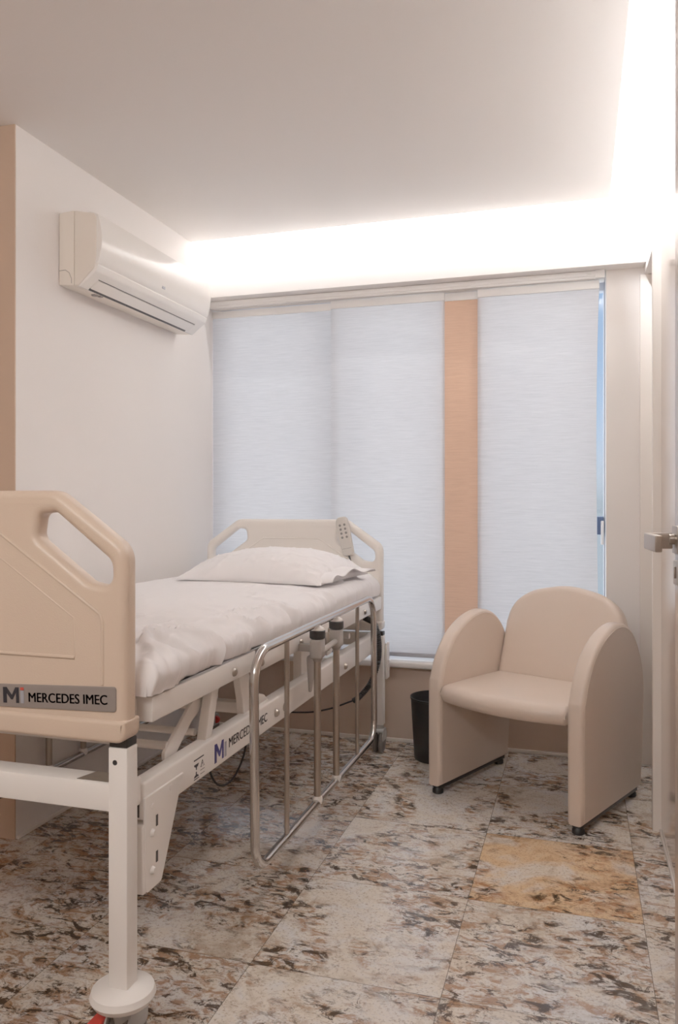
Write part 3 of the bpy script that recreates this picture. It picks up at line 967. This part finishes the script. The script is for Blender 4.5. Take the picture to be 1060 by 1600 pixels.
def mattress():
    x0, x1, y0, y1 = -1.745, -0.872, 1.451, 3.490
    zt = 0.822
    bm = bmesh.new()
    # cross-section parameter runs over: under-edge far side, up, across the top, down the near side, under
    nx, ny = 190, 300
    W = x1 - x0
    side = 0.088
    total = W + 2 * side
    grid = []
    def zbase(y):
        return 0.7405 if y < 2.03 else (0.7405 - 0.008 * min(1, (y - 2.03) / 0.59) if y < 2.622 else 0.7245)
    for j in range(ny + 1):
        # end drops too
        sj = j / ny * ((y1 - y0) + 2 * side) - side
        row = []
        for i in range(nx + 1):
            si = i / nx * total - side
            # superellipse style rounding of both directions
            def fold(s, lo, hi):
                L_ = hi - lo
                r_ = 0.045
                if s < r_ - 0.0:
                    t_ = (r_ - s) / (r_ * PI / 2)
                    if t_ <= 1:
                        return lo + r_ - r_ * math.sin(t_ * PI / 2), r_ - r_ * math.cos(t_ * PI / 2)
                    return lo, r_ + (t_ - 1) * r_ * PI / 2
                if s > L_ - r_:
                    t_ = (s - (L_ - r_)) / (r_ * PI / 2)
                    if t_ <= 1:
                        return hi - r_ + r_ * math.sin(t_ * PI / 2), r_ - r_ * math.cos(t_ * PI / 2)
                    return hi, r_ + (t_ - 1) * r_ * PI / 2
                return lo + s, 0.0
            x, dx = fold(si, x0, x1)
            y, dy = fold(sj, y0, y1)
            zb_ = zbase(y)
            z = zt - math.sqrt(dx * dx + dy * dy) if (dx > 0 and dy > 0) else zt - dx - dy
            # crown across the width; a shade higher towards the foot
            cx_ = (x - (x0 + x1) / 2) / (W / 2)
            z += 0.012 * (1 - cx_ * cx_) + 0.010 * max(0, (2.3 - y)) - 0.010 * max(0, y - 2.9)
            # wrinkles: strongest along the near edge and at the foot corner
            near = max(0.0, min(1.0, (x - (x1 - 0.38)) / 0.38)) ** 1.8
            footness = max(0.0, min(1.0, (2.75 - y) / 1.2))
            amp = 0.0014 + near * (0.010 + 0.016 * footness)
            # folds run obliquely from the tucked edge up onto the top
            u = (x * 0.9 + y * 0.55); v_ = (-x * 0.6 + y)
            rg = ridge(u * 5.0 + 0.7 * fbm(x * 4, y * 4, 3), v_ * 2.1, 4.7) ** 1.7
            rg3 = ridge(x * 13 - y * 2.2 + 0.9 * fbm(x * 3, y * 3, 6), y * 2.4 + x, 12.3) ** 2.4
            rg2 = ridge(u * 11 + 1.5 * fbm(x * 6, y * 6, 8), v_ * 3.6, 9.1) ** 2
            tp = min(1.0, (dx + dy) / 0.03)
            disp = amp * (rg * 0.7 + rg3 * 1.25 + rg2 * 0.55 * tp + 0.35 * fbm(x * 7, y * 7, 1.0) - 0.3)
            # gathered pleats at the foot corner
            cf = max(0.0, 1 - math.hypot((x - x1) / 0.16, (y - y0) / 0.34))
            disp += cf * 0.016 * math.sin(34 * (x * 0.5 + y) + 4 * fbm(x * 5, y * 5, 2))
            out = min(1.0, dx / 0.05)
            if x > (x0 + x1) / 2:
                x += disp * out * 0.9 + 0.010 * math.sin(PI * min(1, dx / 0.09)) * (0.5 + footness)
            z += disp * (1 - 0.6 * out)
            if dy > 0 and y < 2:
                y -= 0.3 * disp
            # bottom hem resting on the rail, slightly wavy
            zmin = zb_ + 0.001 + 0.003 * (1 + noise.noise(Vector((y * 9, x * 5, 2.2)))) 
            if z < zmin: z = zmin
            row.append(bm.verts.new((x, y, z)))
        grid.append(row)
    for j in range(ny):
        for i in range(nx):
            bm.faces.new((grid[j][i], grid[j][i + 1], grid[j + 1][i + 1], grid[j + 1][i]))
    # close the underside
    ring = [grid[0][i] for i in range(nx + 1)] + [grid[j][nx] for j in range(1, ny + 1)] + [grid[ny][i] for i in range(nx - 1, -1, -1)] + [grid[j][0] for j in range(ny - 1, 0, -1)]
    bm.faces.new(ring[::-1])
    bmesh.ops.recalc_face_normals(bm, faces=bm.faces)
    me = bpy.data.meshes.new('mattress')
    bm.to_mesh(me); bm.free()
    o = link('mattress', me, M['sheet'], angle=80)
    tag(o, 'thin mattress in a wrinkled white sheet lying on the hospital bed', 'mattress')
mattress()

def pillow():
    hx, hy, T = 0.325, 0.275, 0.122
    bm = bmesh.new()
    n = 110
    mxt = Matrix.Translation((-1.232, 3.110, 0.836)) @ Matrix.Rotation(math.radians(-5), 4, 'Z')
    for s in (1, -1):
        g_ = []
        for j in range(n + 1):
            row = []
            v_ = j / n * 2 - 1
            for i in range(n + 1):
                u = i / n * 2 - 1
                px = u * hx * (1 - 0.05 * (1 - v_ * v_) * abs(u) ** 3)
                py = v_ * hy * (1 - 0.07 * (1 - u * u) * abs(v_) ** 3)
                # slack left shoulder, fuller middle, open end of the case pressed flat on the right
                eu = max(0, 1 - abs(u) ** (2.3 if u < 0 else 3.2)) ** 0.62
                ev = max(0, 1 - abs(v_) ** 2.6) ** 0.50
                prof = eu * ev
                if s > 0:
                    z = T * prof
                    side = 1 - prof
                    f1 = ridge(px * 7 + 1.3 * fbm(px * 4, py * 4, 5), py * 7 - px * 6, 2.3) ** 2.2
                    f2 = ridge(px * 3 - py * 9, py * 3 + px * 14 + fbm(px * 5, py * 5, 3), 6.3) ** 2.5
                    z += prof ** 0.5 * (0.014 * f1 * (0.3 + side) + 0.013 * f2 * (0.25 + side) + 0.004 * fbm(px * 9, py * 9, 7) - 0.004)
                    z = max(z, 0.004 * min(1, (1 - max(abs(u), abs(v_))) * 20))
                else:
                    z = 0.0
                row.append(bm.verts.new(mxt @ Vector((px, py, z))))
            g_.append(row)
        for j in range(n):
            for i in range(n):
                q = (g_[j][i], g_[j][i + 1], g_[j + 1][i + 1], g_[j + 1][i])
                bm.faces.new(q if s > 0 else q[::-1])
    bmesh.ops.remove_doubles(bm, verts=bm.verts, dist=2e-4)
    bmesh.ops.recalc_face_normals(bm, faces=bm.faces)
    me = bpy.data.meshes.new('pillow')
    bm.to_mesh(me); bm.free()
    o = link('pillow', me, M['sheet'], angle=120)
    tag(o, 'plump white pillow lying at the headboard end of the mattress', 'pillow')
    # loose open end of the case, lifted in a flap at the right
    hm = MB()
    bm2 = hm.bm
    rows = []
    for j in range(33):
        v_ = j / 32 * 2 - 1
        row = []
        for i in range(9):
            u = i / 8
            x = hx * (0.90 - 0.05 * (1 - v_ * v_)) + u * 0.062
            y = v_ * hy * 0.90 + 0.03 * u
            zz = 0.006 + 0.046 * max(0, 1 - v_ * v_) ** 0.5 * (1 - 0.45 * u) + 0.010 * math.sin(v_ * 7 + 1) * u
            row.append(bm2.verts.new(mxt @ Vector((x, y, zz))))
        rows.append(row)
    for j in range(32):
        for i in range(8):
            bm2.faces.new((rows[j][i], rows[j][i + 1], rows[j + 1][i + 1], rows[j + 1][i]))
    ho = hm.build('pillowcase_hem', M['sheet'], o)
    sm = ho.modifiers.new('thick', 'SOLIDIFY'); sm.thickness = 0.003
pillow()

# ------------------------------------------------------------------ hand control hung on the headboard
rc = empty('hand_control', (-1.030, 3.481, 0.985))
rc.rotation_euler = (math.radians(0), math.radians(-12), 0)
tag(rc, 'pale grey bed hand control with buttons hanging on the headboard', 'remote control')
rb = rpoly([(-0.027, -0.082), (0.027, -0.082), (0.031, 0.060), (0.026, 0.100), (-0.026, 0.100), (-0.031, 0.060)], [0.014, 0.014, 0.04, 0.02, 0.02, 0.04], 5)
o = MB().add(slab_mesh([rb], 0.024, 0.007, 3), XZ).build('shell', M['remote'], rc)
for r_ in range(4):
    for c_ in range(2):
        MB().lathe([(0.0, -0.004), (0.005, -0.0035), (0.006, 0.0)], (-0.011 + c_ * 0.022, -0.0115, 0.062 - r_ * 0.019), 14, 'Y').build('button', M['button'], rc)
MB().box((-0.022, -0.0125, -0.048), (0.022, -0.0115, -0.0465)).build('seam', M['button'], rc, smooth=False)
hk = MB()
hk.box((-0.010, 0.004, 0.0935), (0.010, 0.046, 0.0970), 0.001)
hk.build('hook', M['remote'], rc)
wd = MB().tube(spline([(0.0, 0.0, -0.080), (0.002, -0.001, -0.100), (0.004, -0.002, -0.125), (0.004, -0.004, -0.155)], 6), 0.0038, 8)
wd.build('cord', M['black'], rc)

# ------------------------------------------------------------------ armchair
CA = math.radians(-24.5)
ch = empty('armchair', (-0.574, 3.083, 0), CA)
tag(ch, 'beige leatherette tub armchair with rounded slab arms by the window', 'armchair')
W_, AT = 0.645, 0.060
arm = [(0.0, 0.036), (0.0, 0.40), (0.012, 0.470), (0.045, 0.545), (0.105, 0.615), (0.180, 0.662), (0.262, 0.690), (0.340, 0.698), (0.410, 0.680), (0.470, 0.640), (0.520, 0.580), (0.555, 0.510), (0.570, 0.440), (0.570, 0.36), (0.560, 0.22), (0.540, 0.036)]
def smooth2(pts, n=5, keep=(0, -1)):
    P_ = spline([(a, b, 0) for a, b in pts], n)
    return [(p.x, p.y) for p in P_]
arm_s = smooth2(arm, 5)
arm_me = slab_mesh([arm_s], AT, 0.017, 6)
for x in (AT / 2, W_ - AT / 2):
    a = MB().add(arm_me, Matrix.Translation((x, 0, 0)) @ YZ).build('armrest', M['leather'], ch, angle=60)
    # seam piping just inside the edge
    inset = []
    pipe = MB()
    for sgn in (-1, 1):
        pts = []
        for (s_, z_) in arm_s:
            cx_, cz_ = 0.28, 0.33
            pts.append((x + sgn * (AT / 2 - 0.0012), s_ + (cx_ - s_) * 0.055, z_ + (cz_ - z_) * 0.040))
        pipe.tube(pts, 0.0022, 6)
    pipe.build('seam', M['leather'], a)
    sk = MB().box((x - 0.020, 0.020, 0.022), (x + 0.020, 0.520, 0.037), 0.002)
    sk.build('skid', M['black'], a)
    for s_ in (0.030, 0.500):
        gl = MB().lathe([(0.0, 0.0), (0.018, 0.0), (0.022, 0.004), (0.022, 0.016), (0.015, 0.026), (0.0, 0.028)], (x, s_, 0.0), 18)
        gl.build('glide', M['black'], ch)
# seat cushion with bowed front edge
sx0, sx1 = AT + 0.001, W_ - AT - 0.001
bm = bmesh.new()
nu, nv_ = 36, 30
top = []
for s in (1, -1):
    g_ = []
    for j in range(nv_ + 1):
        row = []
        v_ = j / nv_
        for i in range(nu + 1):
            u = i / nu
            bow = 0.052 * (1 - (2 * u - 1) ** 2)
            # parameter v: 0 = front lip
            ang_ = 0
            yy = -0.004 - bow + (0.50 + bow) * v_
            x = sx0 + (sx1 - sx0) * u
            d = min(v_ * (0.5 + bow), 0.034)
            rnd = 0.034 - math.sqrt(max(0, 0.034 ** 2 - (0.034 - d) ** 2))
            du = min(min(u, 1 - u) * (sx1 - sx0), 0.012)
            rnu = 0.012 - math.sqrt(max(0, 0.012 ** 2 - (0.012 - du) ** 2))
            crown = 0.012 * (1 - (2 * u - 1) ** 4) * math.sin(PI * min(1, v_ * 1.1)) 
            hh = 0.034 - rnd - 0.6 * rnu
            z = 0.402 + s * hh + (crown if s > 0 else 0) - 0.012 * v_
            row.append(bm.verts.new((x, yy, z)))
        g_.append(row)
    for j in range(nv_):
        for i in range(nu):
            q = (g_[j][i], g_[j][i + 1], g_[j + 1][i + 1], g_[j + 1][i])
            bm.faces.new(q if s > 0 else q[::-1])
    top.append(g_)
for i in range(nu):
    for j in (0, nv_):
        bm.faces.new((top[0][j][i], top[0][j][i + 1], top[1][j][i + 1], top[1][j][i]))
for j in range(nv_):
    for i in (0, nu):
        bm.faces.new((top[0][j][i], top[0][j + 1][i], top[1][j + 1][i], top[1][j][i]))
bmesh.ops.remove_doubles(bm, verts=bm.verts, dist=1e-4)
bmesh.ops.recalc_face_normals(bm, faces=bm.faces)
me = bpy.data.meshes.new('seat'); bm.to_mesh(me); bm.free()
link('seat', me, M['leather'], ch, angle=70)
# backrest: arched, reclined, slightly hollow
bw = sx1 - sx0
outline = [(0.0, 0.0), (0.0, 0.245), (0.012, 0.300), (0.045, 0.350), (0.105, 0.390), (0.19, 0.412), (bw / 2, 0.420), (bw - 0.19, 0.412), (bw - 0.105, 0.390), (bw - 0.045, 0.350), (bw - 0.012, 0.300), (bw, 0.245), (bw, 0.0)]
ol = smooth2(outline[1:-1], 6)
ol = [(0, 0)] + ol + [(bw, 0)]
bk = MB()
bme = slab_mesh([ol], 0.085, 0.030, 8)
lean = math.radians(-19)
bk.add(bme)
bmesh.ops.triangulate(bk.bm, faces=[f for f in bk.bm.faces if len(f.verts) > 4])
bmesh.ops.subdivide_edges(bk.bm, edges=[e for e in bk.bm.edges if e.calc_length() > 0.08], cuts=3, use_grid_fill=True)
for v in bk.bm.verts:
    # the front face (negative depth after the turn) is gently padded
    q = (1 - ((v.co.x - bw / 2) / (bw / 2)) ** 2)
    if v.co.z < 0:
        v.co.z -= 0.010 * q * math.sin(PI * max(0, min(1, v.co.y / 0.42)))
    else:
        v.co.z += 0.020 * q
bk.xform(Matrix.Translation((sx0, 0.462, 0.392)) @ Matrix.Rotation(lean, 4, 'X') @ XZ)
bk.build('backrest', M['leather'], ch, angle=75)
bp_ = MB().box((sx0, 0.47, 0.30), (sx1, 0.505, 0.40), 0.004)
bp_.build('back_rail', M['leather'], ch)

# ------------------------------------------------------------------ waste bin
wb = MB().lathe([(0.0, 0.0), (0.094, 0.0), (0.098, 0.004), (0.113, 0.268), (0.116, 0.270), (0.116, 0.278), (0.112, 0.278), (0.110, 0.268), (0.094, 0.010), (0.0, 0.010)], (0, 0, 0), 48)
wo = wb.build('waste_bin', M['bin'], angle=50)
wo.location = (-0.615, 3.515, 0)
tag(wo, 'round black plastic waste bin on the floor left of the armchair', 'waste bin')

# ------------------------------------------------------------------ lamps, sky, camera
def area(name, loc, rot, sx, sy, power, col):
    l = bpy.data.lights.new(name, 'AREA')
    l.shape = 'RECTANGLE'
    l.size, l.size_y = sx, sy
    l.energy = power
    l.color = col
    o = bpy.data.objects.new(name, l)
    o.location = loc
    o.rotation_euler = rot
    COL.objects.link(o)
    return o
WARM = (0.96, 0.98, 1.0)
# cove tape: throws light at the header and at the right wall, spilling through the gap
area('cove_lamp_back', (-0.88, 3.517, 2.468), (math.radians(92), 0, 0), 1.86, 0.02, 12, WARM)
area('cove_lamp_right', (0.122, 2.55, 2.468), (math.radians(92), 0, math.radians(-90)), 1.8, 0.02, 40, WARM)
# daylight outside the window
area('daylight', (-0.86, 4.75, 1.35), (math.radians(-90), 0, 0), 3.2, 2.6, 42, (1.0, 0.985, 0.98))
# added warm fill light behind the camera, near the entrance, turned into the room
area('entrance_fill', (-0.95, -0.45, 2.36), (math.radians(52), 0, 0), 1.2, 0.6, 29, (1.0, 0.945, 0.895))

wd_ = bpy.data.worlds.new('World')
SC.world = wd_
wd_.use_nodes = True
nt = wd_.node_tree
bg = nt.nodes['Background']
sky = nt.nodes.new('ShaderNodeTexSky')
sky.sky_type = 'HOSEK_WILKIE'
sky.turbidity = 7.0
sky.sun_direction = Vector((-0.3, -0.5, 0.8)).normalized()
nt.links.new(sky.outputs[0], bg.inputs['Color'])
bg.inputs['Strength'].default_value = 3.2

cam_d = bpy.data.cameras.new('camera')
cam = bpy.data.objects.new('camera', cam_d)
COL.objects.link(cam)
cam.location = (0, 0, 1.15)
cam.rotation_euler = (PI / 2, 0, math.atan(375 / 1230))
cam_d.sensor_fit = 'HORIZONTAL'
cam_d.sensor_width = 36
cam_d.lens = 1230 / 1060 * 36
cam_d.shift_y = -15 / 1060
cam_d.clip_start = 0.02
SC.camera = cam

SC.view_settings.view_transform = 'Standard'
SC.view_settings.look = 'None'
SC.view_settings.exposure = 0.27
SC.view_settings.gamma = 1.3
SC.cycles.max_bounces = 10
SC.cycles.diffuse_bounces = 6
SC.cycles.use_denoising = True
